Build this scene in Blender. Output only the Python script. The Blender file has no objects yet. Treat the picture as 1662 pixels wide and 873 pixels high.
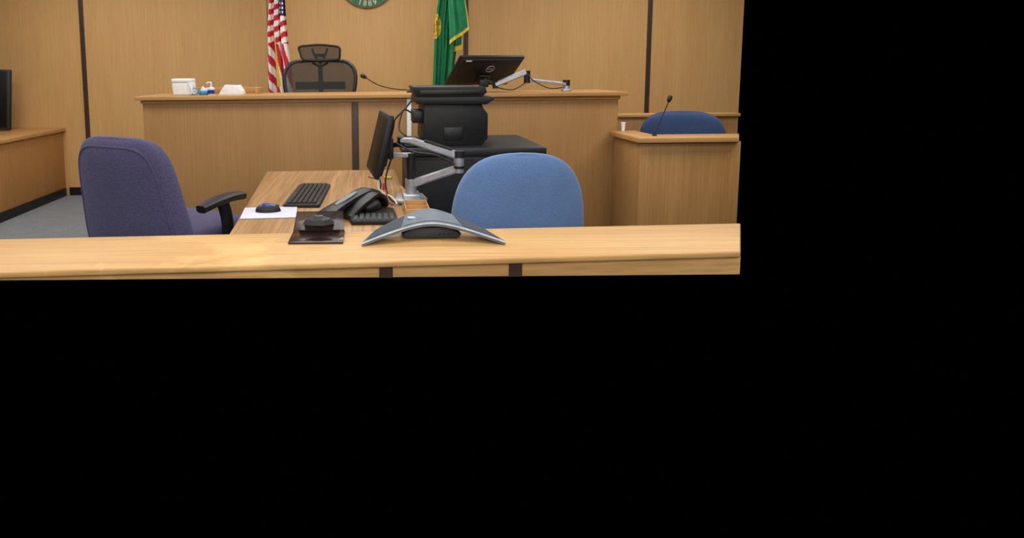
import bpy,bmesh,math,random
from mathutils import Vector,Matrix
from math import sin,cos,pi,radians,sqrt
random.seed(4)
scene=bpy.context.scene
col=scene.collection
V=Vector
# ------------------------------------------------------------------ materials
def srgb(r,g,b):
    f=lambda c:(c/255/12.92) if c/255<=.04045 else ((c/255+.055)/1.055)**2.4
    return (f(r),f(g),f(b),1)
def base(name):
    m=bpy.data.materials.new(name); m.use_nodes=True
    nt=m.node_tree; b=nt.nodes['Principled BSDF']; return m,nt,b
def mix(nt,fac,a,b_):
    n=nt.nodes.new('ShaderNodeMix'); n.data_type='RGBA'
    if hasattr(fac,'links') or hasattr(fac,'is_linked'): nt.links.new(fac,n.inputs[0])
    else: n.inputs[0].default_value=fac
    for i,c in ((6,a),(7,b_)):
        if isinstance(c,tuple): n.inputs[i].default_value=c
        else: nt.links.new(c,n.inputs[i])
    return n.outputs[2]
def noise(nt,sc,mapscale=(1,1,1),detail=4,dist=0,rough=.55):
    tc=nt.nodes.new('ShaderNodeTexCoord'); mp=nt.nodes.new('ShaderNodeMapping')
    mp.inputs['Scale'].default_value=mapscale
    nt.links.new(tc.outputs['Object'],mp.inputs[0])
    n=nt.nodes.new('ShaderNodeTexNoise'); n.inputs['Scale'].default_value=sc
    n.inputs['Detail'].default_value=detail; n.inputs['Distortion'].default_value=dist
    n.inputs['Roughness'].default_value=rough
    nt.links.new(mp.outputs[0],n.inputs[0]); return n.outputs[0]
def ramp(nt,fac,p0,p1):
    r=nt.nodes.new('ShaderNodeMapRange'); nt.links.new(fac,r.inputs[0])
    r.inputs[1].default_value=p0; r.inputs[2].default_value=p1; return r.outputs[0]
def wood(name,c1,c2,axis='z',rough=.45,grain=.35,spec=.3,blotch=0):
    m,nt,b=base(name)
    s={'z':(5,5,.5),'x':(.5,5,5),'y':(5,.5,5)}[axis]
    f={'z':(90,90,2.2),'x':(2.2,90,90),'y':(90,2.2,90)}[axis]
    n1=ramp(nt,noise(nt,1.1,s,4,.6),.25,.75)
    n2=ramp(nt,noise(nt,1,f,3,.1),.38,.62)
    c=mix(nt,n1,srgb(*c1),srgb(*c2))
    d=tuple(x*.78 for x in c2)
    mm=nt.nodes.new('ShaderNodeMath'); mm.operation='MULTIPLY'; nt.links.new(n2,mm.inputs[0]); mm.inputs[1].default_value=grain
    c=mix(nt,mm.outputs[0],c,srgb(*d))
    if blotch:
        n3=ramp(nt,noise(nt,2.2,(1,1,1),5,1.2,.6),.56,.66)
        mm=nt.nodes.new('ShaderNodeMath'); mm.operation='MULTIPLY'; nt.links.new(n3,mm.inputs[0]); mm.inputs[1].default_value=blotch
        c=mix(nt,mm.outputs[0],c,srgb(*[min(255,x*1.12) for x in c1]))
    nt.links.new(c,b.inputs['Base Color']); b.inputs['Roughness'].default_value=rough
    b.inputs['Specular IOR Level'].default_value=spec
    return m
def plain(name,c,rough=.5,metal=0,var=.12,sc=25,spec=.5,bump=0):
    m,nt,b=base(name)
    n=noise(nt,sc,detail=3); 
    a=srgb(*c); d=srgb(*[max(0,x*(1-var)) for x in c])
    nt.links.new(mix(nt,ramp(nt,n,.35,.65),a,d),b.inputs['Base Color'])
    b.inputs['Roughness'].default_value=rough; b.inputs['Metallic'].default_value=metal
    b.inputs['Specular IOR Level'].default_value=spec
    if bump:
        bp=nt.nodes.new('ShaderNodeBump'); bp.inputs['Strength'].default_value=bump; bp.inputs['Distance'].default_value=.002
        nt.links.new(n,bp.inputs['Height']); nt.links.new(bp.outputs[0],b.inputs['Normal'])
    return m
def fabric(name,c,c2,sc=350,sheen=.2):
    m,nt,b=base(name)
    n=noise(nt,sc,detail=2); n2=noise(nt,5,detail=3)
    cc=mix(nt,ramp(nt,n,.35,.65),srgb(*c),srgb(*c2))
    cc=mix(nt,ramp(nt,n2,.2,1.6),cc,srgb(*[x*.7 for x in c]))
    nt.links.new(cc,b.inputs['Base Color']); b.inputs['Roughness'].default_value=.9
    b.inputs['Specular IOR Level'].default_value=.1
    b.inputs['Sheen Weight'].default_value=sheen
    bp=nt.nodes.new('ShaderNodeBump'); bp.inputs['Strength'].default_value=.4; bp.inputs['Distance'].default_value=.002
    nt.links.new(n,bp.inputs['Height']); nt.links.new(bp.outputs[0],b.inputs['Normal'])
    return m
def seethru(name,c,alpha,rough=.6):
    m=plain(name,c,rough); m.node_tree.nodes['Principled BSDF'].inputs['Alpha'].default_value=alpha; return m

M_wall=wood('oak_wall_veneer',(203,160,104),(194,149,94),'z',.5,.2)
M_bench=wood('oak_bench_veneer',(173,132,84),(163,121,73),'z',.5,.24)
M_benchtop=wood('oak_bench_top',(196,151,96),(178,131,78),'x',.4,.3)
M_wit=wood('oak_witness_veneer',(183,139,84),(163,118,68),'z',.5,.33)
M_counter=wood('oak_counter',(208,167,110),(193,148,92),'x',.45,.45,.3,.6)
M_desk=wood('desk_laminate',(190,150,104),(160,120,78),'y',.4,.6)
M_leftbox=wood('oak_side_box',(177,130,77),(163,116,65),'z',.5,.3)
M_dark=plain('dark_brown_strip',(62,38,30),.5)
M_matblack=plain('blackout_panel_black',(0,0,0),1,0,0,spec=0)
M_black=plain('black_plastic',(24,24,27),.5,spec=.35)
M_black2=plain('black_satin',(14,14,17),.45)
M_blackm=plain('black_metal_cabinet',(20,20,26),.5)
M_grey=plain('dark_grey_plastic',(62,66,72),.45)
M_under=plain('phone_underside_grey',(40,43,48),.6)
M_phone=plain('phone_grey_plastic',(104,112,125),.6,spec=.3)
M_rim=plain('phone_rim_grey',(186,192,200),.5)
M_midgrey=plain('mid_grey_plastic',(120,125,132),.5)
M_silver=plain('brushed_silver',(190,192,198),.35,.6)
M_silverp=plain('silver_paint',(175,178,184),.4,.2)
M_white=plain('white_plastic',(235,238,240),.4,var=.03)
M_lilac=plain('pale_mouse_pad',(205,205,222),.7,var=.04)
M_blue=plain('blue_gloss',(18,50,130),.3)
M_lblue=plain('light_blue',(60,150,205),.4)
M_purple=fabric('purple_fabric',(92,88,122),(66,62,94),260,.1)
M_bluefab=fabric('blue_fabric',(106,134,180),(86,116,164))
M_bluefab2=fabric('blue_fabric_darker',(64,82,122),(48,64,102))
M_carpet=fabric('grey_carpet',(142,146,152),(104,108,116),120,0)
M_ceiling=plain('ceiling_white',(230,230,225),.9,var=.02)
M_red=plain('flag_red',(196,30,48),.8,var=.08)
M_fwhite=plain('flag_white',(238,230,226),.8,var=.04)
M_navy=plain('flag_navy',(28,34,84),.8)
M_gold=plain('gold_fringe',(232,198,60),.6,.0,.2,200)
M_green=plain('flag_green',(20,122,78),.75,var=.1,sc=8)
M_sgreen=plain('seal_green',(26,96,68),.5)
M_tan=plain('seal_tan',(196,160,110),.5)
M_cream=plain('cream_letters',(225,215,180),.5)
M_brass=plain('brass',(190,150,70),.35,.8)
M_polewood=plain('pole_wood',(120,74,40),.4)
M_mesh=seethru('black_chair_mesh',(20,25,26),.80)
M_smoke=seethru('smoked_acrylic',(46,34,34),.68,.15)
M_brown=plain('dark_brown_acrylic',(52,32,30),.2)
M_screen=plain('screen_glass',(8,9,11),.45,spec=.15)
M_redp=plain('red_plastic',(170,36,34),.5)
M_yel=plain('yellow_plastic',(210,190,60),.5)
M_spk=plain('speaker_mesh',(80,88,101),.8,0,.35,900,spec=.2)
# ------------------------------------------------------------------ geometry
class G:
    def __init__(s): s.bm=bmesh.new()
    def add(s,t,mi=0,M=None,norm=True):
        if mi is not None:
            for f in t.faces: f.material_index=mi
        if M is not None: bmesh.ops.transform(t,matrix=M,verts=t.verts)
        if norm: bmesh.ops.recalc_face_normals(t,faces=t.faces)
        me=bpy.data.meshes.new('t'); t.to_mesh(me); t.free(); s.bm.from_mesh(me); bpy.data.meshes.remove(me); return s
    def box(s,x0,x1,y0,y1,z0,z1,bev=0,seg=2,M=None,mi=0):
        t=bmesh.new(); bmesh.ops.create_cube(t,size=1)
        for v in t.verts: v.co=V(((x0+x1)/2+v.co.x*(x1-x0),(y0+y1)/2+v.co.y*(y1-y0),(z0+z1)/2+v.co.z*(z1-z0)))
        if bev: bmesh.ops.bevel(t,geom=t.edges[:],offset=bev,segments=seg,affect='EDGES',profile=.5)
        return s.add(t,mi,M)
    def prism(s,pts,axis,d0,d1,bev=0,seg=2,M=None,mi=0):
        t=bmesh.new()
        def P(a,b,d): return {'z':(a,b,d),'y':(a,d,b),'x':(d,a,b)}[axis]
        A=[t.verts.new(P(a,b,d0)) for a,b in pts]; B=[t.verts.new(P(a,b,d1)) for a,b in pts]
        t.faces.new(A); t.faces.new(B[::-1]); n=len(pts)
        for i in range(n): t.faces.new((A[i],A[(i+1)%n],B[(i+1)%n],B[i]))
        bmesh.ops.recalc_face_normals(t,faces=t.faces)
        if bev: bmesh.ops.bevel(t,geom=t.edges[:],offset=bev,segments=seg,affect='EDGES',profile=.5)
        return s.add(t,mi,M)
    def loft(s,rings,cap=True,closed=True,M=None,mi=0,norm=True,loop=False):
        t=bmesh.new(); R=[[t.verts.new(p) for p in r] for r in rings]; n=len(R[0])
        m=len(R)
        for i in range(m if loop else m-1):
            for j in range(n if closed else n-1):
                try: t.faces.new((R[i][j],R[i][(j+1)%n],R[(i+1)%m][(j+1)%n],R[(i+1)%m][j]))
                except ValueError: pass
        if cap and closed and not loop: t.faces.new(R[0][::-1]); t.faces.new(R[-1])
        return s.add(t,mi,M,norm)
    def tube(s,pts,r,n=10,M=None,mi=0,smooth=0,loop=False):
        pts=[V(p) for p in pts]
        if smooth: pts=cr(pts,smooth,loop)
        m=len(pts); rr=(lambda i:r) if not isinstance(r,(list,tuple)) else (lambda i:r[0]+(r[1]-r[0])*i/(m-1))
        rings=[]; up=None
        for i,p in enumerate(pts):
            if loop: t=(pts[(i+1)%m]-pts[i-1]).normalized()
            else: t=(pts[min(i+1,m-1)]-pts[max(i-1,0)]).normalized()
            if up is None:
                up=t.orthogonal().normalized()
            up=(up-t*up.dot(t)).normalized(); sd=t.cross(up)
            rings.append([p+(up*cos(2*pi*k/n)+sd*sin(2*pi*k/n))*rr(i) for k in range(n)])
        return s.loft(rings,M=M,mi=mi,loop=loop)
    def sweep(s,pts,sec,up=(0,0,1),M=None,mi=0):
        pts=[V(p) for p in pts]; m=len(pts); rings=[]
        for i,p in enumerate(pts):
            t=(pts[min(i+1,m-1)]-pts[max(i-1,0)]).normalized(); sd=t.cross(V(up)).normalized(); nn=sd.cross(t)
            ss=sec(i/(m-1)) if callable(sec) else sec
            rings.append([p+sd*a+nn*b for a,b in ss])
        return s.loft(rings,M=M,mi=mi)
    def ell(s,c,r,M=None,mi=0,n=20):
        t=bmesh.new(); bmesh.ops.create_uvsphere(t,u_segments=n,v_segments=n//2+2,radius=1)
        for v in t.verts: v.co=V((c[0]+v.co.x*r[0],c[1]+v.co.y*r[1],c[2]+v.co.z*r[2]))
        return s.add(t,mi,M)
    def lathe(s,prof,c=(0,0,0),n=28,M=None,mi=0):
        return s.loft([[V((c[0]+r*cos(2*pi*k/n),c[1]+r*sin(2*pi*k/n),c[2]+z)) for k in range(n)] for r,z in prof],M=M,mi=mi)
    def text(s,body,size,M,mi=0,ext=.001):
        cu=bpy.data.curves.new('t','FONT'); cu.body=body; cu.size=size; cu.align_x='CENTER'; cu.align_y='CENTER'; cu.extrude=ext
        o=bpy.data.objects.new('t',cu); col.objects.link(o); bpy.context.view_layer.update()
        me=bpy.data.meshes.new_from_object(o.evaluated_get(bpy.context.evaluated_depsgraph_get()))
        t=bmesh.new(); t.from_mesh(me); bpy.data.objects.remove(o); bpy.data.curves.remove(cu); bpy.data.meshes.remove(me)
        return s.add(t,mi,M,False)
def cr(pts,k,loop=False):
    out=[]; n=len(pts)
    g=(lambda i:pts[i%n]) if loop else (lambda i:pts[max(0,min(n-1,i))])
    for i in range(n if loop else n-1):
        a,b,c,d=g(i-1),g(i),g(i+1),g(i+2)
        for j in range(k):
            t=j/k; out.append(.5*((2*b)+(c-a)*t+(2*a-5*b+4*c-d)*t*t+(3*b-a-3*c+d)*t**3))
    if not loop: out.append(pts[-1])
    return out
class Thing:
    def __init__(s,name,label,category,loc=(0,0,0),rot=0,world=True,group=None):
        s.o=bpy.data.objects.new(name,None); col.objects.link(s.o); s.o.empty_display_size=.1
        s.o.location=loc; s.o.rotation_euler=(0,0,rot); s.o['label']=label; s.o['category']=category
        if group: s.o['group']=group
        s.inv=(Matrix.Translation(loc)@Matrix.Rotation(rot,4,'Z')).inverted() if world else None
    def part(s,name,g,mats,label=None,parent=None,angle=35):
        if s.inv is not None: bmesh.ops.transform(g.bm,matrix=s.inv,verts=g.bm.verts)
        o=mk(name,g,mats,angle); o.parent=parent or s.o
        if label: o['label']=label
        return o
def mk(name,g,mats,angle=35):
    me=bpy.data.meshes.new(name); g.bm.to_mesh(me); g.bm.free()
    for m in (mats if isinstance(mats,(list,tuple)) else [mats]): me.materials.append(m)
    me.polygons.foreach_set('use_smooth',[True]*len(me.polygons)); me.set_sharp_from_angle(angle=radians(angle))
    o=bpy.data.objects.new(name,me); col.objects.link(o); return o
def struct(name,g,m,label):
    o=mk(name,g,m,20); o['kind']='structure'; o['label']=label; return o
# ------------------------------------------------------------------ room shell
WY=6.8
struct('wall_back',G().box(-4.8,4.08,WY,WY+.12,0,2.8),M_wall,'oak veneer panelled wall')
for i,x in enumerate((-3.12,1.06,3.06)):
    struct('trim_%d'%(i+1),G().box(x-.024,x+.024,WY-.012,WY+.01,0,2.8,.003),M_dark,'dark brown vertical strip between wall panels')
for i,x in enumerate((-1.1,)):
    struct('trim_%d'%(i+4),G().box(x-.003,x+.003,WY-.003,WY+.01,0,2.8),M_dark,'fine joint between wall panels')
struct('floor',G().prism([(-4.8,1.9),(.95,1.9),(.95,4.0),(2.4,4.0),(2.4,5.2),(3.0,5.2),(3.0,WY+.12),(-4.8,WY+.12)],'z',-.05,0),M_carpet,'grey commercial carpet')
struct('floor_platform',G().box(-1.6,1.7,5.25,WY,0,.3),M_carpet,'carpeted raised platform behind the bench')
struct('ceiling',G().box(-4.8,4.06,-2.5,WY,2.8,2.85),M_ceiling,'white ceiling')
struct('baseboard_back',G().box(-3.36,-1.76,WY-.015,WY,0,.09,.003),M_black2,'black vinyl baseboard')
# ------------------------------------------------------------------ side enclosure
t=Thing('side_partition','low oak partition box with a flat top against the panelled wall','partition',(-4.0,5.8,0))
t.part('body',G().box(-4.7,-3.40,4.8,6.79,0,.72,.004),M_leftbox)
t.part('top',G().box(-4.75,-3.36,4.76,6.79,.72,.76,.006),M_benchtop)
t.part('baseboard',G().box(-3.4,-3.385,4.8,6.77,0,.09,.003),M_black2,'black vinyl baseboard')
t=Thing('television','thin black flat screen on a stand on the oak partition','television',(-4.05,6.4,.76))
g=G(); Mx=Matrix.Translation((-3.77,6.45,.80))@Matrix.Rotation(radians(12),4,'Z')@Matrix.Rotation(radians(4),4,'Y')
t.part('casing',G().box(-.75,0,-.015,.035,-.03,.60,.008,M=Mx),M_black)
t.part('screen',G().box(-.73,-.035,-.018,-.014,0,.58,.001,M=Mx),M_screen)
t.part('edge_trim',G().box(-.022,-.016,-.019,-.01,-.02,.59,.002,M=Mx),M_grey,'grey edge strip')
t.part('stand',G().box(-4.35,-3.95,6.22,6.5,.76,.775,.004).box(-4.2,-4.1,6.36,6.4,.77,.9,.004),M_black)
# ------------------------------------------------------------------ judge bench
t=Thing('judge_bench','long oak veneer bench with overhanging top and dark vertical strip','bench',(0,5.0,0))
t.part('front_panel',G().box(-1.73,1.90,4.70,4.74,0,1.145,.003),M_bench)
t.part('side_panel',G().box(-1.73,-1.69,4.74,5.22,0,1.145,.003),M_bench)
t.part('side_panel',G().box(1.86,1.9,4.74,5.22,0,1.145,.003),M_bench)
t.part('top',G().box(-1.77,1.95,4.64,5.24,1.145,1.175,.005),M_benchtop)
t.part('edge_moulding',G().box(-1.74,1.91,4.685,4.70,1.118,1.145,.003),M_benchtop)
t.part('dark_strip',G().box(-.135,-.085,4.69,4.70,0,1.118,.003),M_dark,'dark brown vertical strip')
t.part('raised_ledge',G().box(-1.48,-.90,5.15,5.24,1.175,1.225,.004).box(-.92,-.90,4.98,5.16,1.175,1.225,.004),M_benchtop)
t.part('cable_cover',G().box(.285,.32,4.68,4.70,.6,1.14,.004),M_white,'white vertical cable cover')
# ------------------------------------------------------------------ witness stand
t=Thing('witness_stand','oak witness stand with wide flat ledge and panelled front','witness stand',(2.2,4.6,0))
t.part('front_panel',G().box(1.86,2.55,4.2,4.24,0,.845,.003),M_wit)
t.part('side_panel',G().box(1.86,1.9,4.24,4.66,0,.845,.003),M_bench)
t.part('ledge',G().prism([(1.82,4.15),(2.505,4.15),(2.635,4.37),(2.02,4.37),(2.02,4.66),(1.82,4.66)],'z',.845,.88,.005),M_benchtop)
t.part('back_panel',G().box(2.3,3.42,5.7,5.74,0,.90,.003),M_wit)
t.part('back_rail',G().box(2.28,3.42,5.66,5.8,.90,.93,.005),M_benchtop)
t=Thing('paper_cup','small narrow white paper cup on the oak ledge','cup',(1.91,4.62,.88))
t.part('cup',G().lathe([(.010,0),(.012,.002),(.015,.060),(.016,.064),(.014,.062),(.011,.006),(.001,.005)],(1.91,4.62,.88)),M_white)
t.part('rim',G().lathe([(.014,.061),(.017,.062),(.017,.067),(.014,.068),(.014,.061)],(1.91,4.62,.88)),M_white)
def microphone(label,base,pts,head_r,head_dir,br=.03):
    t=Thing('gooseneck_microphone',label,'microphone',base)
    t.part('base',G().lathe([(.001,0),(br,0),(br+.001,.003),(br,.008),(br*.4,.012),(.006,.022),(.001,.022)],base),M_black)
    t.part('gooseneck',G().tube(pts,.004,8,smooth=8),M_black)
    p=V(pts[-1]); d=V(head_dir).normalized()
    q=Matrix.Translation(p)@d.to_track_quat('Z','Y').to_matrix().to_4x4()
    t.part('microphone_head',G().lathe([(.001,-.01),(head_r*.6,-.008),(head_r*.8,.0),(head_r,.015),(head_r,.03),(head_r*.7,.04),(.001,.044)],M=q),M_black2,'black foam windscreen')
microphone('slim black gooseneck microphone on the witness ledge',(1.99,4.28,.88),[(1.99,4.28,.895),(2.04,4.3,.99),(2.08,4.31,1.08),(2.095,4.31,1.12)],.015,(.3,0,1),.015)
microphone('black gooseneck microphone bent low over the bench top',(.33,4.95,1.175),[(.33,4.95,1.195),(.2,4.94,1.205),(.08,4.92,1.235),(.0,4.9,1.28),(-.03,4.89,1.30)],.018,(-.8,-.2,.45))
# ------------------------------------------------------------------ seal
sz=2.345; t=Thing('state_seal','round green and tan seal with cream lettering on the wall','seal',(-.01,6.79,sz))
Mr=Matrix.Translation((-.01,6.795,sz))@Matrix.Rotation(radians(90),4,'X')
t.part('disc',G().lathe([(.001,.0),(.315,0),(.32,.01),(.31,.025),(.001,.025)],n=72,M=Mr),M_sgreen)
t.part('rim',G().tube([(.315*cos(a*pi/36),.315*sin(a*pi/36),.022) for a in range(72)],.005,8,M=Mr,loop=True),M_brass,'gold rim')
t.part('inner_rim',G().tube([(.23*cos(a*pi/36),.23*sin(a*pi/36),.025) for a in range(72)],.005,8,M=Mr,loop=True),M_brass,'gold rim')
t.part('centre_plate',G().lathe([(.001,.02),(.228,.02),(.228,.03),(.001,.03)],n=64,M=Mr),M_tan,'tan centre plate')
g=G(); 
for i,ch in enumerate('1889'):
    a=radians(-90+(i-1.5)*11.5); g.text(ch,.082,Mr@Matrix.Translation((.271*cos(a),.271*sin(a),.027))@Matrix.Rotation(a+pi/2,4,'Z'),ext=.002)
s_='THE SEAL OF THE STATE OF WASHINGTON'
for i,ch in enumerate(s_):
    if ch==' ': continue
    a=radians(231-i*(282/(len(s_)-1))); g.text(ch,.058,Mr@Matrix.Translation((.272*cos(a),.272*sin(a),.027))@Matrix.Rotation(a-pi/2,4,'Z'),ext=.002)
t.part('lettering',g,M_cream,'cream raised letters')
g=G(); g.ell((0,.05,.035),(.07,.09,.02),M=Mr); g.prism([(-.15,-.2),(.15,-.2),(.13,-.08),(.05,-.03),(-.05,-.03),(-.13,-.08)],'z',.03,.045,.004,M=Mr)
t.part('portrait_relief',g,M_dark,'dark bust relief')
# ------------------------------------------------------------------ flags
def lerp(tab,z):
    for (za,a),(zb,b) in zip(tab,tab[1:]):
        if za<=z<=zb: return a+(b-a)*(z-za)/(zb-za)
    return tab[0][1] if z<tab[0][0] else tab[-1][1]
def cloth(L,R,zb,zt,y,folds,amp,fn,nx=90,nz=150,ph=1.5,bot=None):
    t=bmesh.new(); rows=[]
    for j in range(nz+1):
        row=[]
        for i in range(nx+1):
            s=i/nx; b=zb if bot is None else bot(s); z=b+(zt-b)*j/nz
            l,r=lerp(L,z),lerp(R,z); x=l+(r-l)*(s+.035*sin(2*pi*folds*s*1.0+z*ph))
            yy=y+amp*sin(2*pi*folds*s+z*ph)+.4*amp*sin(2*pi*folds*2.3*s+3*z)
            row.append((t.verts.new((x,yy,z)),s,x,z))
        rows.append(row)
    for j in range(nz):
        for i in range(nx):
            f=t.faces.new((rows[j][i][0],rows[j][i+1][0],rows[j+1][i+1][0],rows[j+1][i][0]))
            _,s,x,z=rows[j][i]; f.material_index=fn(s+.5/nx,x,z,j/nz)
    return t
def usf(s,x,z,v):
    if s>.965 : return 3
    if abs(s-(.42+.25*(1.6-z)))<.05 and z<1.78 and z>1.2: return 3
    if z>1.90 and s>.62:
        a=(s*9)%1; b=(z*24)%1
        return 1 if (a-.5)**2+(b-.5)**2<.06 else 2
    if z>1.62: q=z*9-s*1.4
    elif s<.42+.25*(1.6-z): q=z*6+s*2.6
    else: q=s*3.6+z*2.2
    return 0 if q%1<.5 else 1
t=Thing('american_flag','fringed american flag hanging from a pole by the oak wall','flag',(-.9,6.3,.3))
g=G(); g.add(cloth([(.9,-1.05),(1.14,-1.035),(1.6,-1.02),(1.75,-1.02),(2.05,-.99),(2.5,-.93)],[(.9,-.76),(1.14,-.775),(1.5,-.80),(1.75,-.82),(2.05,-.83),(2.5,-.89)],.85,2.5,6.25,3,.035,usf),None,None,False)
t.part('banner',g,[M_red,M_fwhite,M_navy,M_gold])
t.part('pole',G().tube([(-.91,6.34,.32),(-.91,6.34,2.6)],.012),M_polewood,'wooden pole')
t.part('finial',G().lathe([(.001,2.58),(.02,2.6),(.008,2.63),(.03,2.67),(.001,2.74)],(-.91,6.34,0)),M_brass,'brass finial')
t.part('base',G().lathe([(.001,.3),(.15,.3),(.15,.32),(.05,.36),(.02,.45),(.001,.45)],(-.91,6.34,0)),M_brass,'brass base')
def grf(s,x,z,v):
    e=((x-.650)/.072)**2+((z-1.78)/.125)**2
    if e<1:
        if e>.80: return 1
        if e>.42: return 2 if (math.atan2(z-1.78,(x-.65)*1.7)*9)%1<.4 and .52<e<.74 else 1
        return 2 if ((x*60)%1<.4 and e<.25) else 1
    if s<.02: return 1
    return 0
def grf2(s,x,z,v):
    if v<.04 or s>.95: return 1
    return 0
t=Thing('green_state_flag','green state flag with gold seal and gold fringe on a pole','flag',(.84,6.28,.3))
g=G(); g.add(cloth([(.9,.62),(1.2,.628),(1.5,.64),(1.8,.65),(2.05,.69),(2.5,.79)],[(.9,.80),(1.2,.83),(1.6,.875),(2.05,.9),(2.5,.86)],.9,2.5,6.2,3,.035,grf,110,170),None,None,False)
g.add(cloth([(1.3,.80),(2.05,.78),(2.5,.8)],[(1.3,.96),(1.75,.985),(1.9,.97),(2.05,.945),(2.5,.87)],1.6,2.5,6.13,1.3,.03,grf2,50,90,bot=lambda s:1.60+.14*s),None,None,False)
g.add(cloth([(1.3,.83),(2.05,.82),(2.5,.84)],[(1.3,.93),(1.75,.94),(2.5,.87)],1.5,2.4,6.22,1.0,.02,lambda s,x,z,v:1 if v<.05 or s>.9 else (2 if v<.1 and (z*60)%1<.5 else 0),30,90,bot=lambda s:1.52+.04*s),None,None,False)
t.part('banner',g,[M_green,M_gold,M_dark])
t.part('pole',G().tube([(.84,6.3,.32),(.84,6.3,2.6)],.012),M_polewood,'wooden pole')
t.part('finial',G().lathe([(.001,2.58),(.02,2.6),(.008,2.63),(.03,2.67),(.001,2.74)],(.84,6.3,0)),M_brass,'brass finial')
t.part('base',G().lathe([(.001,.3),(.15,.3),(.15,.32),(.05,.36),(.02,.45),(.001,.45)],(.84,6.3,0)),M_brass,'brass base')
# ------------------------------------------------------------------ mesh-back judge chair
def star_base(t,c,z0,mat,h,R=.3):
    g=G()
    for k in range(5):
        a=2*pi*k/5+.3; e=(c[0]+R*cos(a),c[1]+R*sin(a),z0+.075)
        g.tube([(c[0],c[1],z0+.12),((c[0]+e[0])/2,(c[1]+e[1])/2,z0+.105),e],[.028,.016],8)
    b=t.part('star_base',g,mat)
    for k in range(5):
        a=2*pi*k/5+.3; x,y=c[0]+R*cos(a),c[1]+R*sin(a)
        t.part('caster',G().tube([(x-.022,y,z0+.03),(x-.006,y,z0+.03)],.03,16).tube([(x+.006,y,z0+.03),(x+.022,y,z0+.03)],.03,16).tube([(x,y,z0+.03),(x,y,z0+.08)],.006,8),mat,parent=b)
    t.part('gas_column',G().tube([(c[0],c[1],z0+.1),(c[0],c[1],z0+h)],.025,14),mat)
JY=5.66
t=Thing('office_chair','black mesh task chair with headrest and curved frame behind the bench','chair',(-.45,5.8,.3))
ol=[(-.70,1.43),(-.60,1.447),(-.45,1.452),(-.30,1.447),(-.20,1.43),(-.135,1.36),(-.125,1.25),(-.16,1.10),(-.26,.92),(-.36,.86),(-.54,.86),(-.64,.92),(-.74,1.10),(-.775,1.25),(-.765,1.36)]
def jy(x,z): return JY+.05-.5*(x+.45)**2+.12*(z-1.2)
pts=cr([V((x,jy(x,z),z)) for x,z in ol],6,True)
t.part('back_frame',G().tube(pts,.018,10,loop=True),M_black2)
c=V((-.45,0,1.15)); rings=[]
for k in range(0,10):
    f=.02+.98*k/9; rings.append([V((c.x+(p.x-c.x)*f,0,c.z+(p.z-c.z)*f)) for p in pts])
for r in rings:
    for p in r: p.y=jy(p.x,p.z)-.015
g=G(); g.loft(rings,cap=False)
t.part('back_mesh',g,M_mesh,'translucent black mesh')
t.part('lumbar_support',G().sweep([(-.68+.046*i,jy(-.68+.046*i,1.22)+.02,1.22) for i in range(11)],[(-.006,-.035),(.006,-.035),(.006,.035),(-.006,.035)]),M_black)
t.part('spine',G().tube([(-.45,JY+.08,1.40),(-.45,JY+.10,1.1),(-.45,JY+.06,.9),(-.45,JY-.1,.72)],.022,10,smooth=5).tube([(-.52,JY+.06,1.43),(-.45,JY+.08,1.40),(-.38,JY+.06,1.43)],.01,8,smooth=4),M_black)
hl=[(-.63,1.57),(-.54,1.585),(-.45,1.59),(-.36,1.583),(-.27,1.565),(-.262,1.51),(-.275,1.46),(-.36,1.452),(-.45,1.45),(-.53,1.453),(-.60,1.465),(-.618,1.51)]
hy=lambda x:JY-.02+.6*(x+.45)**2*-1
hp=cr([V((x,hy(x),z)) for x,z in hl],5,True)
hr=t.part('headrest',G().tube(hp,.010,8,loop=True),M_black2)
c=V((-.445,0,1.52)); rings=[[V((c.x+(p.x-c.x)*f,hy(c.x+(p.x-c.x)*f),c.z+(p.z-c.z)*f)) for p in hp] for f in (.02,.25,.5,.75,1)]
t.part('headrest_mesh',G().loft(rings,cap=False),M_mesh,'translucent black mesh',parent=hr)
t.part('headrest_bracket',G().tube([(-.52,JY+.03,1.56),(-.50,JY+.05,1.5),(-.45,JY+.08,1.42)],.01,8,smooth=4).tube([(-.38,JY+.03,1.56),(-.40,JY+.05,1.5),(-.45,JY+.08,1.42)],.01,8,smooth=4).box(-.50,-.40,JY+.0,JY+.03,1.48,1.51,.006),M_black,parent=hr)
t.part('seat',G().box(-.70,-.20,5.26,5.70,.72,.77,.022,3),M_black)
for sx in (-.76,-.14):
    t.part('armrest',G().box(sx-.04,sx+.04,5.3,5.55,.95,.975,.011,3).tube([(sx,5.45,.96),(sx,5.5,.8),(sx*.8-.09,5.5,.72)],.014,8,smooth=4),M_black)
star_base(t,(-.45,5.57),.3,M_black,.43,.26)
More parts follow.
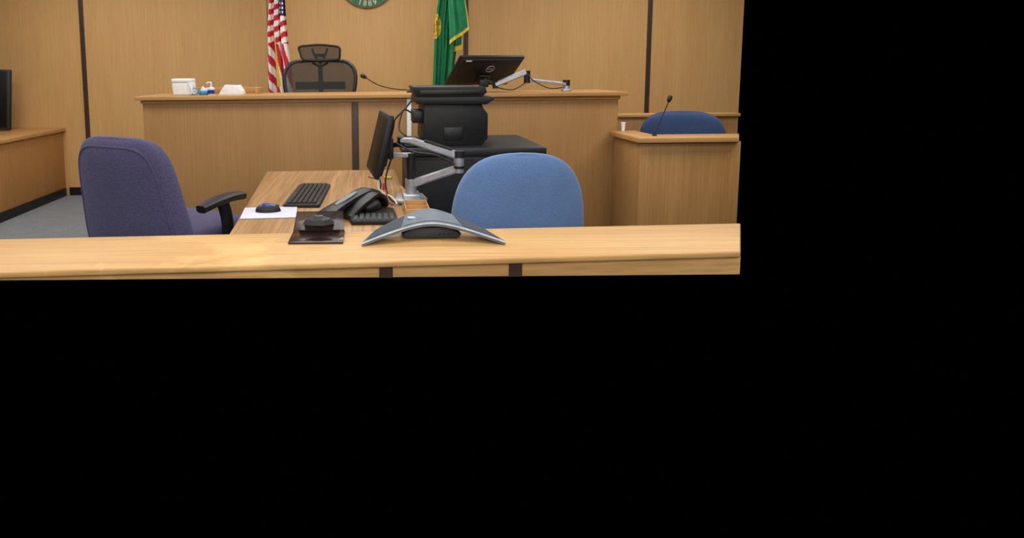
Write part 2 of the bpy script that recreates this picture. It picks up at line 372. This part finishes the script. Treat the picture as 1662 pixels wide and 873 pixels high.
# ------------------------------------------------------------------ things on the bench
BZ=1.175
t=Thing('wipes_tub','white plastic wipes tub with rounded lid on the bench','container',(-1.455,4.86,BZ))
g=G(); 
g.prism([(-1.525,BZ),(-1.385,BZ),(-1.375,BZ+.07),(-1.38,BZ+.105),(-1.53,BZ+.105),(-1.535,BZ+.07)],'y',4.80,4.92,.012,3)
t.part('body',g,M_white)
t.part('lid',G().box(-1.535,-1.38,4.79,4.93,BZ+.10,BZ+.13,.012,3),M_white)
t.part('flap',G().tube([(-1.40,4.79,BZ+.10),(-1.375,4.785,BZ+.05),(-1.38,4.79,BZ+.01)],.008,8,smooth=4),M_white)
t=Thing('tape_roll','roll of light blue tape lying on the bench','tape',(-1.36,4.8,BZ))
Mt=Matrix.Translation((-1.355,4.79,BZ+.03))@Matrix.Rotation(radians(80),4,'X')
t.part('tape',G().tube([(.024*cos(a*pi/12),.024*sin(a*pi/12),0) for a in range(24)],.006,8,M=Mt,loop=True),M_lblue)
t.part('core',G().tube([(.017*cos(a*pi/12),.017*sin(a*pi/12),0) for a in range(24)],.004,8,M=Mt,loop=True),M_white,'white cardboard core')
t=Thing('tissue_pack','blue and white tissue packet on the bench','packet',(-1.29,4.86,BZ))
t.part('pack',G().box(-1.335,-1.265,4.83,4.89,BZ,BZ+.035,.01,3),M_lblue)
t.part('tissue',G().prism([(-1.33,BZ+.03),(-1.27,BZ+.03),(-1.265,BZ+.06),(-1.29,BZ+.05),(-1.31,BZ+.07)],'y',4.85,4.87,.004),M_white,'white tissue')
t=Thing('soap_pump_bottle','clear blue sanitizer bottle with white pump on the bench','bottle',(-1.232,4.82,BZ))
t.part('bottle',G().lathe([(.001,0),(.024,0),(.026,.005),(.026,.050),(.018,.060),(.009,.064),(.001,.064)],(-1.232,4.82,BZ)),M_lilac)
t.part('label_band',G().lathe([(.0265,.01),(.0268,.01),(.0268,.040),(.0265,.040)],(-1.232,4.82,BZ)),M_blue,'blue label')
t.part('pump',G().tube([(-1.232,4.82,BZ+.06),(-1.232,4.82,BZ+.10)],.006,8).tube([(-1.227,4.82,BZ+.098),(-1.257,4.815,BZ+.098),(-1.266,4.815,BZ+.090)],.005,8),M_white)
t=Thing('tissue_box','white wedge shaped paper holder on the bench','box',(-1.07,4.86,BZ))
t.part('holder',G().prism([(-1.175,BZ),(-.985,BZ),(-.99,BZ+.03),(-1.02,BZ+.075),(-1.12,BZ+.08),(-1.14,BZ+.055)],'y',4.80,4.93,.005),M_white)
t.part('slot',G().prism([(-1.11,BZ+.08),(-1.03,BZ+.076),(-1.03,BZ+.08),(-1.11,BZ+.084)],'y',4.83,4.9,.001),M_midgrey,'grey slot')
# ------------------------------------------------------------------ monitors
def monitor(t,Mx,w,h,logo=False,th=.03):
    t.part('casing',G().prism([(0,0),(w,0),(w,h),(0,h)],'y',-.012,.012,.005,M=Mx),M_black)
    t.part('rear_shell',G().loft([[V((x,y,z)) for x,z in ((a,a),(w-a,a),(w-a,h-a),(a,h-a))] for a,y in ((.012,-.008),(.02,-.022),(.05,-.03),(.07,-.034))],M=Mx),M_black)
    t.part('screen',G().box(.015,w-.015,.011,.0135,.018,h-.015,.001,M=Mx),M_screen,'dark glossy screen')
    t.part('mount_plate',G().box(w/2-.055,w/2+.055,-.05,-.03,h/2-.10,h/2-.01,.006,M=Mx),M_black2)
    if logo:
        Ml=Mx@Matrix.Translation((w*.52,-.037,h*.68))@Matrix.Rotation(radians(90),4,'X')
        g=G().tube([(.034*cos(a*pi/16),.034*sin(a*pi/16),0) for a in range(32)],.0022,6,M=Ml,loop=True); g.text('DELL',.024,Ml,ext=.001)
        t.part('logo',g,M_rim,'silver round maker mark')
        t.part('sticker',G().box(.055,.105,-.026,-.0225,h-.045,h-.024,.0005,M=Mx),M_white,'small white sticker')
def basis(o,w,h):
    w=V(w).normalized(); h=V(h); h=(h-w*h.dot(w)).normalized(); y=h.cross(w)
    return Matrix(((w.x,y.x,h.x,o[0]),(w.y,y.y,h.y,o[1]),(w.z,y.z,h.z,o[2]),(0,0,0,1)))
t=Thing('computer_monitor','wide black monitor with white sticker tilted on a bench arm','monitor',(.9,5.0,BZ))
monitor(t,basis((.6,4.93,1.235),(.94,.34,0),(.26,-.72,.643)),.57,.34,True)
def arm_sec(a,b): return [(-a,-b*.6),(-a*.6,-b),(a*.6,-b),(a,-b*.6),(a,b*.6),(a*.6,b),(-a*.6,b),(-a,b*.6)]
t=Thing('monitor_arm','silver jointed monitor arm clamped to the bench top','monitor arm',(1.55,4.85,BZ))
t.part('clamp',G().box(1.52,1.585,4.83,4.90,BZ,BZ+.02,.005).tube([(1.552,4.865,BZ+.01),(1.552,4.865,BZ+.045)],.026,18),M_silver)
t.part('collar',G().tube([(1.552,4.865,BZ+.045),(1.552,4.865,BZ+.09)],.027,18),M_black2,'black end cap')
t.part('lower_arm',G().sweep([(1.56,4.86,BZ+.055),(1.22,4.78,BZ+.095)],lambda u:arm_sec(.015,.012)),M_silverp)
t.part('elbow',G().tube([(1.22,4.78,BZ+.07),(1.22,4.78,BZ+.165)],.024,18),M_black,'black elbow joint')
t.part('upper_arm',G().sweep([(1.21,4.78,BZ+.155),(.98,4.80,BZ+.06)],lambda u:arm_sec(.022,.024-.006*u)),M_silver)
t.part('tilt_head',G().tube([(.98,4.80,BZ+.03),(.98,4.80,BZ+.085)],.022,16).tube([(.98,4.80,BZ+.06),(.9,4.83,BZ+.10)],.016,12).box(.86,.93,4.8,4.86,BZ+.04,BZ+.1,.008),M_black)
t.part('cable',G().tube([(1.22,4.76,BZ+.14),(1.26,4.74,BZ+.09),(1.38,4.74,BZ+.03),(1.5,4.76,BZ+.035)],.004,8,smooth=6).tube([(.98,4.77,BZ+.04),(1.1,4.75,BZ+.02),(1.2,4.75,BZ+.07)],.004,8,smooth=6),M_black2,'black cable')
# ------------------------------------------------------------------ black cabinet + printer
t=Thing('storage_cabinet','black metal cabinet carrying a printer beside the desk','cabinet',(.56,3.5,0))
t.part('body',G().box(.20,.90,3.22,3.80,0,.90,.004),M_blackm)
t.part('top',G().box(.17,.925,3.19,3.83,.90,.945,.008),M_blackm)
d=t.part('door',G().box(.56,.885,3.205,3.22,.05,.88,.004),M_black)
t.part('handle',G().tube([(.59,3.21,.55),(.59,3.19,.55),(.59,3.19,.66),(.59,3.21,.66)],.005,8),M_grey,parent=d)
d=t.part('door',G().box(.215,.55,3.205,3.22,.05,.88,.004),M_black)
t.part('handle',G().tube([(.52,3.21,.55),(.52,3.19,.55),(.52,3.19,.66),(.52,3.21,.66)],.005,8),M_grey,parent=d)
PZ=.945
t=Thing('multifunction_printer','bulky black printer with document feeder on the black cabinet','printer',(.47,3.52,PZ))
g=G().prism([(.30,PZ),(.60,PZ),(.636,PZ+.035),(.636,PZ+.17),(.612,PZ+.20),(.60,PZ+.23),(.295,PZ+.23),(.288,PZ+.02)],'y',3.3,3.7,.003,2)
t.part('body',g,M_black)
t.part('scanner_deck',G().prism([(.25,PZ+.228),(.625,PZ+.222),(.668,PZ+.252),(.66,PZ+.262),(.25,PZ+.262)],'y',3.27,3.7,.003,2),M_black)
t.part('document_feeder',G().prism([(.255,PZ+.262),(.60,PZ+.262),(.628,PZ+.285),(.62,PZ+.315),(.235,PZ+.318),(.24,PZ+.30)],'y',3.29,3.68,.003,2),M_black)
t.part('feeder_recess',G().box(.27,.59,3.284,3.292,PZ+.275,PZ+.30,.002),M_black2,'dark recess')
t.part('rear_hatch',G().box(.40,.50,3.294,3.302,PZ+.03,PZ+.10,.002),M_black2)
t.part('side_port_block',G().box(.235,.295,3.34,3.5,PZ+.12,PZ+.19,.006,2),M_black2)
t=Thing('network_box','small black electronics box on the cabinet beside the printer','electronics',(.22,3.35,PZ))
t.part('case',G().box(.18,.27,3.24,3.42,PZ,PZ+.035,.005),M_black)
t.part('face',G().box(.185,.265,3.236,3.241,PZ+.006,PZ+.03,.001),M_grey,'grey face plate')
t=Thing('cable_bundle','black power cables running from the bench down to the printer','cable',(.25,3.6,.95))
t.part('cable',G().tube([(.30,3.78,1.22),(.22,3.7,1.13),(.15,3.66,1.06),(.10,3.6,.98),(.12,3.5,.9)],.006,8,smooth=6),M_black2)
t.part('cable',G().tube([(.25,3.6,1.1),(.2,3.6,1.12),(.17,3.55,1.02),(.2,3.4,.99)],.005,8,smooth=6),M_black2)
# ------------------------------------------------------------------ desk
t=Thing('clerk_desk','wood grain laminate desk with thick edge against the bench side','desk',(-.17,2.8,0))
dk=[(-.505,1.9),(.285,1.95),(.165,3.16),(.15,3.72),(-.625,3.70)]
t.part('desk_top',G().prism(dk,'z',.72,.75,.004),M_desk)
t.part('edge_band',G().prism([(.272,1.96),(.287,1.96),(.168,3.17),(.153,3.17)],'z',.718,.7515,.001),M_benchtop)
for p in ((-.45,2.0),(.2,2.0),(-.56,3.6),(.09,3.6)):
    t.part('leg',G().box(p[0]-.025,p[0]+.025,p[1]-.025,p[1]+.025,0,.72,.004),M_black)
t.part('modesty_panel',G().box(-.58,.1,3.63,3.65,.2,.72,.003),M_desk)
DZ=.75
t=Thing('mouse_pad','pale lilac mouse pad on the laminate desk','mouse pad',(-.43,2.57,DZ))
t.part('pad',G().prism([(-.535,2.475),(-.305,2.49),(-.325,2.69),(-.555,2.675)],'z',DZ+.001,DZ+.005,.001),M_lilac)
t.part('edge',G().prism([(-.537,2.473),(-.303,2.488),(-.323,2.692),(-.557,2.677)],'z',DZ,DZ+.0025,.0005),M_midgrey,'grey rubber edge')
t=Thing('computer_mouse','glossy blue and black wireless mouse on the pad','mouse',(-.445,2.6,DZ+.005))
def mouse(g,sx,sy,sz,mi=0,z0=0):
    rings=[]
    for k in range(9):
        a=k/8*pi/2; r=cos(a)**.6 if k<8 else .02; rings.append([V((-.445+sx*r*cos(b)*(1+.1*cos(b)),2.6+sy*r*sin(b),DZ+.005+z0+sz*sin(a))) for b in [2*pi*j/28 for j in range(28)]])
    return g.loft(rings,mi=mi)
t.part('shell',mouse(G(),.055,.034,.03),M_black)
t.part('top_cover',mouse(G(),.047,.029,.031,z0=.003),M_blue,'glossy blue cover')
t.part('scroll_wheel',G().tube([(-.40,2.596,DZ+.026),(-.40,2.604,DZ+.026)],.009,14),M_grey)
t=Thing('computer_keyboard','black keyboard lying lengthwise on the laminate desk','keyboard',(-.295,2.93,DZ),radians(-2),world=False)
t.part('case',G().prism([(-.08,-.25),(.075,-.25),(.08,-.24),(.08,.24),(.075,.25),(-.08,.25)],'z',0,.016,.004,3),M_black)
g=G()
for r in range(6):
    for c in range(21):
        if r==0 and 4<c<11: continue
        x=.060-r*.0225+.0; y=-.232+c*.0225
        g.box(-x-.0095,-x+.0095,y,y+.0195,.014,.023,.002,1)
g.box(-.0695,-.0505,-.232+5*.0225,-.232+11*.0225-.003,.014,.023,.002,1)
t.part('keys',g,M_black2)
t.part('palm_edge',G().box(-.088,-.074,-.24,.24,.002,.014,.004),M_grey)
t=Thing('computer_monitor','slim black monitor held by a silver arm above the desk','monitor',(.05,2.9,DZ))
monitor(t,basis((.030,2.72,.865),(-.1,.995,0),(.235,.024,.965)),.38,.295)
t=Thing('monitor_arm','silver double jointed monitor arm with cables clamped to the desk','monitor arm',(.19,2.85,DZ))
t.part('base_plate',G().prism([(.11,2.76),(.24,2.74),(.265,2.80),(.25,2.92),(.13,2.93)],'z',DZ,DZ+.014,.004).prism([(.15,2.78),(.23,2.78),(.23,2.88),(.15,2.88)],'z',DZ+.012,DZ+.035,.006),M_silver)
t.part('post',G().tube([(.19,2.83,DZ+.02),(.19,2.83,DZ+.22)],.020,20),M_black,'black post')
t.part('post_collar',G().tube([(.19,2.83,DZ+.02),(.19,2.83,DZ+.10)],.027,20),M_silver)
t.part('lower_arm',G().sweep([(.19,2.83,DZ+.075),(.405,2.78,DZ+.155)],lambda u:arm_sec(.020-.003*u,.018)),M_silver)
t.part('elbow',G().tube([(.405,2.78,DZ+.135),(.405,2.78,DZ+.225)],.023,20),M_silver)
t.part('elbow_cap',G().tube([(.405,2.78,DZ+.205),(.405,2.78,DZ+.235)],.027,20),M_black,'black cap')
t.part('elbow_ring',G().tube([(.405,2.78,DZ+.155),(.405,2.78,DZ+.166)],.026,20),M_black,'black ring')
t.part('upper_arm',G().sweep([(.40,2.78,DZ+.213),(.19,2.80,DZ+.282)],lambda u:arm_sec(.018-.003*u,.018-.003*u)).sweep([(.20,2.80,DZ+.282),(.145,2.82,DZ+.282)],lambda u:arm_sec(.015,.012)),M_silverp)
t.part('arm_cover',G().sweep([(.375,2.78,DZ+.24),(.25,2.792,DZ+.281)],lambda u:arm_sec(.014,.006)),M_black,'black top cover')
t.part('second_link',G().sweep([(.19,2.83,DZ+.21),(.14,2.84,DZ+.21),(.09,2.87,DZ+.205)],lambda u:arm_sec(.017,.011)),M_silverp)
t.part('tilt_head',G().tube([(.145,2.82,DZ+.25),(.145,2.82,DZ+.295)],.015,14).tube([(.145,2.83,DZ+.265),(.10,2.87,DZ+.25)],.012,12).box(.085,.11,2.83,2.93,DZ+.19,DZ+.29,.006),M_black)
t.part('cable',G().tube([(.12,2.80,DZ+.27),(.2,2.76,DZ+.235),(.3,2.745,DZ+.22),(.38,2.74,DZ+.18)],.004,8,smooth=6).tube([(.10,2.82,DZ+.2),(.07,2.78,DZ+.1),(.09,2.76,DZ+.02),(.14,2.7,DZ+.006)],.004,8,smooth=6),M_black2,'black cable')
for (nm,lab,m,pts) in (('computer_cable','red plugged cable trailing over the desk',M_redp,[(.062,2.77,DZ+.08),(.075,2.75,DZ+.045),(.07,2.73,DZ+.02),(.10,2.70,DZ+.006)]),
   ('computer_cable','white cable hanging below the monitor onto the desk',M_white,[(.045,2.82,DZ+.12),(.04,2.80,DZ+.06),(.10,2.74,DZ+.03),(.12,2.71,DZ+.006)]),
   ('computer_cable','black cable hanging below the monitor onto the desk',M_black2,[(.03,2.85,DZ+.12),(.05,2.82,DZ+.08),(.04,2.79,DZ+.03),(.03,2.76,DZ+.006)])):
    t=Thing(nm,lab,'cable',pts[-1]); t.part('wire',G().tube(pts,.0035,8,smooth=6),m)
    p=V(pts[0]); t.part('plug',G().box(p.x-.007,p.x+.007,p.y-.006,p.y+.006,p.z-.02,p.z+.01,.003),m)
t=Thing('cable_connector','yellow audio connector at the far desk edge','connector',(.12,3.4,DZ))
t.part('plug',G().tube([(.08,3.40,DZ+.009),(.12,3.38,DZ+.009)],.007,10),M_yel)
t.part('wire',G().tube([(.08,3.4,DZ+.008),(.05,3.42,DZ+.02),(.02,3.4,DZ+.006),(-.01,3.45,DZ+.005)],.003,6,smooth=5),M_redp,'red wire')
# small wooden tray near the monitor arm
t=Thing('desk_organizer','low tan wooden desk tray holding small items beside the arm','tray',(.19,2.58,DZ))
t.part('tray',G().box(.145,.245,2.50,2.66,DZ,DZ+.006,.001).box(.145,.150,2.50,2.66,DZ+.004,DZ+.035,.001).box(.240,.245,2.50,2.66,DZ+.004,DZ+.035,.001).box(.148,.242,2.50,2.505,DZ+.004,DZ+.03,.001).box(.148,.242,2.655,2.66,DZ+.004,DZ+.035,.001),M_benchtop)
t.part('divider',G().box(.15,.24,2.575,2.579,DZ+.006,DZ+.03,.0008),M_benchtop)
# desk telephone
t=Thing('desk_telephone','low black office telephone with keypad and grey topped handset on desk','telephone',(-.03,2.5,DZ))
t.part('body',G().prism([(-.075,2.36),(.11,2.36),(.10,2.58),(.02,2.65),(-.10,2.50)],'z',DZ,DZ+.020,.006,3),M_black)
hd=cr([V((.040,2.64,DZ+.02)),V((.028,2.615,DZ+.060)),V((-.005,2.57,DZ+.082)),V((-.05,2.51,DZ+.062)),V((-.09,2.465,DZ+.028)),V((-.105,2.445,DZ+.014))],6)
t.part('hood',G().sweep(hd,lambda u:arm_sec(.052-.01*abs(2*u-1),.012)),M_black2)
t.part('hood_core',G().ell((-.01,2.565,DZ+.035),(.055,.07,.042)),M_black2)
g=G()
for i in range(7):
    for j in range(4):
        y=2.37+j*.026; g.box(-.068+i*.024,-.050+i*.024,y,y+.018,DZ+.018,DZ+.024,.002,1)
t.part('keypad',g,M_grey,'grey keys')
hs=cr([V((-.185,2.40,DZ+.022)),V((-.155,2.43,DZ+.042)),V((-.11,2.48,DZ+.064)),V((-.06,2.54,DZ+.082)),V((-.02,2.59,DZ+.086)),V((.012,2.63,DZ+.066))],6)
t.part('handset',G().sweep(hs,lambda u:arm_sec(.036+.006*cos(2*pi*u),.017+.005*cos(2*pi*u))),M_black2)
t.part('handset_inlay',G().sweep([p+V((.0,-.006,.015)) for p in hs[8:19]],lambda u:arm_sec(.015*sin(pi*(.15+.7*u)),.004)),M_midgrey,'pale grey inlay')
# ------------------------------------------------------------------ front counter
def L(p,q,u): return (p[0]+(q[0]-p[0])*u,p[1]+(q[1]-p[1])*u)
fl,fr,br,bl=(-1.25,1.351),(.909,1.475),(1.075,1.752),(-1.35,1.645)
t=Thing('front_counter','light oak counter top with rounded nosing over a panelled front','counter',(0,1.55,0))
t.part('counter_top',G().prism([fl,fr,br,bl],'z',.884,.90,.004,3),M_counter)
f2=lambda p,dx,dy:(p[0]+dx,p[1]+dy)
g=G(); a,b=f2(fl,0,.015),f2(fr,.008,.012)
def sl(g,a,b,d,z0a,z0b,z1,mi=0):
    tt=bmesh.new(); n=[tt.verts.new(p) for p in ((a[0],a[1],z0a),(b[0],b[1],z0b),(b[0],b[1],z1),(a[0],a[1],z1),(a[0],a[1]+d,z0a),(b[0],b[1]+d,z0b),(b[0],b[1]+d,z1),(a[0],a[1]+d,z1))]
    for f in ((0,1,2,3),(4,5,6,7),(0,1,5,4),(3,2,6,7),(0,3,7,4),(1,2,6,5)): tt.faces.new([n[i] for i in f])
    return g.add(tt,mi)
ZA,ZB,ZT=.8835,.838,.884
t.part('fascia',sl(g,a,b,.02,ZA,ZB,ZT),M_counter)
for x0,x1 in ((.02,.052),(.335,.367)):
    u0=(x0-a[0])/(b[0]-a[0]);u1=(x1-a[0])/(b[0]-a[0]); p,q=L(a,b,u0),L(a,b,u1)
    t.part('fascia_strip',sl(G(),f2(p,0,-.004),f2(q,0,-.004),.01,ZA-(ZA-ZB)*u0,ZA-(ZA-ZB)*u1,ZT),M_dark,'dark brown vertical strip')
t.part('added_black_panel',sl(G(),f2(a,0,.004),f2(b,0,.004),.03,.0,.0,ZT),M_matblack,'added matt black panel under the wood edge')  # added pure black panel, blanks out everything below the wood fascia
# card holder
t=Thing('card_holder','smoked acrylic card stand with dark base plate on the counter','card holder',(-.14,1.64,.90))
t.part('base_plate',G().box(-.217,-.072,1.575,1.69,.90,.907,.002),M_brown)
Mx=Matrix.Translation((-.142,1.665,.930))@Matrix.Rotation(radians(-50),4,'X')
t.part('upright',G().box(-.20,-.085,1.683,1.687,.906,.93,.001),M_smoke)
t.part('tray',G().prism([(-.07,-.02),(.07,-.02),(.065,.045),(-.065,.045)],'y',-.002,.003,.001,M=Mx),M_smoke)
t=Thing('small_speaker','faceted dark grey gadget resting on the acrylic stand','gadget',(-.142,1.645,.93))
t.part('body',G().loft([[V((-.142+rx*cos(a+.39),1.65+ry*sin(a+.39),z)) for a in [k*pi/4 for k in range(8)]] for rx,ry,z in ((.025,.018,.930),(.046,.032,.938),(.034,.026,.95),(.012,.01,.957))]),M_black,angle=10)
t.part('cap',G().box(-.154,-.130,1.643,1.657,.955,.959,.001),M_grey)
# conference phone
t=Thing('conference_phone','grey arched conference phone with two drooping speaker wings on the counter','conference phone',(.167,1.63,.90))
CC=.16
def cp(s,dz=0):
    f=1-(sqrt(s*s+CC)-sqrt(CC))/(sqrt(1+CC)-sqrt(CC))
    return V((.162+.168*s,1.648-.05*abs(s)**1.2,.910+.044*f+dz))
N=48; S=[-1+2*i/N for i in range(N+1)]
hw=lambda s:.052-.004*abs(s)
TL=.14
def band(S,w,z0,z1,shear=.35):
    rings=[]
    for s in S:
        p=cp(s); k=shear*s
        c=[]
        for a,b in ((-w(s),z0),(w(s),z0),(w(s),z1),(-w(s),z1)):
            c.append(p+V((-k*a,a,b+a*TL*(1-.5*abs(s)))))
        rings.append(c)
    return rings
t.part('shell',G().loft(band(S,hw,-.007,.004)),M_phone)
for s0,s1 in ((-.95,-.45),(.45,.95)):
    SS=[s0+(s1-s0)*i/14 for i in range(15)]
    t.part('speaker_grille',G().loft(band(SS,lambda s:hw(s)-.008,.003,.0055)),M_spk,'dark speaker mesh')
SS=[-.41+.82*i/20 for i in range(21)]
t.part('centre_cover',G().loft(band(SS,lambda s:hw(s)-.008,.003,.0062)),M_phone)
def edge(sgn):
    return [cp(s,.001)+V((-.35*s*sgn*hw(s),sgn*hw(s),sgn*hw(s)*TL*(1-.5*abs(s)))) for s in S]
t.part('rim',G().tube(edge(1),.0024,8).tube(edge(-1),.0024,8).tube([edge(1)[0],edge(-1)[0]],.0024,8).tube([edge(1)[-1],edge(-1)[-1]],.0024,8),M_rim,'light grey rim')
t.part('base',G().prism([(.095,.90),(.232,.90),(.245,.912),(.21,.932),(.115,.932),(.082,.912)],'y',1.615,1.69,.004,3),M_under,'dark grey underside')
g=G()
for i in range(3): g.tube([(.185+.012*i,1.617,.912),(.185+.012*i,1.612,.912)],.003,10)
t.part('buttons',g,M_black2)
p=cp(-.30); t.part('name_plate',G().box(p.x-.011,p.x+.011,p.y-.009,p.y+.009,p.z+.005,p.z+.0078,.0005),M_rim,'small silver plate')
# ------------------------------------------------------------------ upholstered chairs
def cushion(g,W,T,zb,zt,zc,n,nb,curv,taper,y0,lean=0,e=3.2,N=34,off=0):
    rings=[]
    for i in range(N+1):
        a=-pi/2+pi*i/N; sa=sin(a); z=zc+sa*((zt-zc) if sa>0 else (zc-zb)); nn=n if sa>0 else nb
        k=max(0.0,1-abs(sa)**nn)**(1/nn); k=max(k,.02); w=W*k*(1+taper*(z-zc)); tt=T*max(.08,(1-abs(sa)**6))**.5
        r=[]
        for j in range(44):
            b=2*pi*j/44; cx,cy=cos(b),sin(b)
            x=w*math.copysign(abs(cx)**(2/e),cx); y=tt*math.copysign(abs(cy)**(2/e),cy)
            r.append(V((x,y0+y+curv*x*x-lean*(z-zc),z)))
        rings.append(r)
    return g.loft(rings)
def outline(W,zb,zt,zc,n,nb,curv,taper,y0,lean,scale=1.0):
    out=[]
    for i in range(64):
        a=2*pi*i/64; sa=sin(a); nn=n if sa>0 else nb
        z=zc+math.copysign(abs(sa)**(2/nn),sa)*((zt-zc) if sa>0 else (zc-zb))*scale
        x=W*scale*math.copysign(abs(cos(a))**(2/nn),cos(a))*(1+taper*(z-zc)); out.append(V((x,y0+curv*x*x-lean*(z-zc),z)))
    return out
# purple chair
t=Thing('office_chair','purple fabric office chair with black armrest pulled up to the desk','chair',(-.92,2.84,0),radians(-29),world=False)
args=dict(zb=.50,zt=1.085,zc=.76,n=5.2,nb=4.5,curv=.28,taper=-.50,lean=.16)
t.part('backrest',cushion(G(),.298,.068,y0=-.25,**args),M_purple)
t.part('back_piping',G().tube(outline(.298,.50,1.085,.76,5.2,4.5,.28,-.50,-.298,.16,.88),.006,6,loop=True),M_purple)
t.part('seat',G().box(-.26,.26,-.16,.29,.55,.655,.045,5),M_purple)
t.part('under_pan',G().box(-.2,.2,-.15,.2,.52,.56,.01),M_black)
t.part('back_bracket',G().sweep([(0,-.1,.53),(0,-.20,.54),(0,-.22,.60),(0,-.22,.68)],arm_sec(.04,.01),up=(0,-.5,.8)),M_black)
for sx in (-.29,.29):
    ar=t.part('armrest',G().sweep(cr([V((sx*.7,.02,.53)),V((sx*1.02,.02,.53)),V((sx*1.06,.02,.60)),V((sx*1.05,.02,.70)),V((sx*1.04,.0,.775))],6),lambda u:arm_sec(.018,.027),up=(0,1,0)),M_black)
    t.part('arm_pad',G().sweep(cr([V((sx*1.04,-.135,.770)),V((sx*1.04,-.06,.785)),V((sx*1.04,.04,.792)),V((sx*1.04,.13,.785))],4),lambda u:arm_sec(.040*max(.45,sin(pi*(.1+.8*u)))**.5,.017)),M_black,parent=ar)
star_base(t,(0,0),0,M_black,.43)
# blue clerk chair
t=Thing('office_chair','light blue fabric office chair with rounded back beside the counter','chair',(.572,2.62,0),radians(3),world=False)
t.part('backrest',cushion(G(),.268,.05,.46,1.03,.70,2.9,3,.5,-.12,-.25,.06),M_bluefab)
t.part('seat',G().box(-.25,.25,-.2,.25,.43,.52,.04,5),M_bluefab)
t.part('under_pan',G().box(-.2,.2,-.15,.2,.40,.44,.01),M_black)
t.part('back_bracket',G().sweep([(0,-.1,.41),(0,-.28,.43),(0,-.31,.52),(0,-.30,.6)],arm_sec(.04,.01),up=(0,-.5,.8)),M_black)
star_base(t,(0,0),0,M_black,.32)
# witness chair
t=Thing('office_chair','dark blue fabric chair inside the oak witness stand','chair',(2.51,4.85,0),radians(170),world=False)
t.part('backrest',cushion(G(),.325,.05,.46,.995,.74,3.2,3,.25,-.1,-.12,.1),M_bluefab2)
t.part('back_piping',G().tube(outline(.325,.46,.996,.74,3.2,3,.25,-.1,-.12,.1),.006,6,loop=True),M_bluefab2)
t.part('seat',G().box(-.26,.26,-.10,.36,.43,.52,.04,5),M_bluefab2)
t.part('under_pan',G().box(-.2,.2,0,.3,.40,.44,.01),M_black)
star_base(t,(0,.1),0,M_black,.32,.26)
# ------------------------------------------------------------------ lights
def area(loc,size,e,rot=(0,0,0),c=(1,.97,.92)):
    l=bpy.data.lights.new('ceiling_or_fill_light','AREA'); l.shape='RECTANGLE'; l.size=size[0]; l.size_y=size[1]; l.energy=e; l.color=c
    o=bpy.data.objects.new('ceiling_or_fill_light',l); o.location=loc; o.rotation_euler=rot; col.objects.link(o)
for y in (-1.2,1.2,3.4,5.4):
    for x in (-2.8,0,2.8):
        area((x,y,2.76),(1.8,.9),32)
area((0,-2.2,2.2),(5,1.2),85,(radians(62),0,0))  # added soft fill lamp behind the camera, not a ceiling fixture
w=bpy.data.worlds.new('World'); scene.world=w; w.use_nodes=True
w.node_tree.nodes['Background'].inputs[0].default_value=(0,0,0,1)
try:
    scene.view_settings.view_transform='Standard'; scene.view_settings.look='None'
except Exception as e: print(e)
# ------------------------------------------------------------------ camera
cam=bpy.data.cameras.new('camera'); co=bpy.data.objects.new('camera',cam); col.objects.link(co)
cam.sensor_width=36; cam.sensor_fit='HORIZONTAL'; cam.lens=36*1000/1662
cam.shift_x=(831-600)/1662; cam.shift_y=-(436.5-222)/1662
cam.clip_start=.05
co.matrix_world=Matrix.Translation((0,0,1.35))@Matrix.Rotation(radians(90-6.1),4,'X')@Matrix.Rotation(-.01,4,'Z')
scene.camera=co
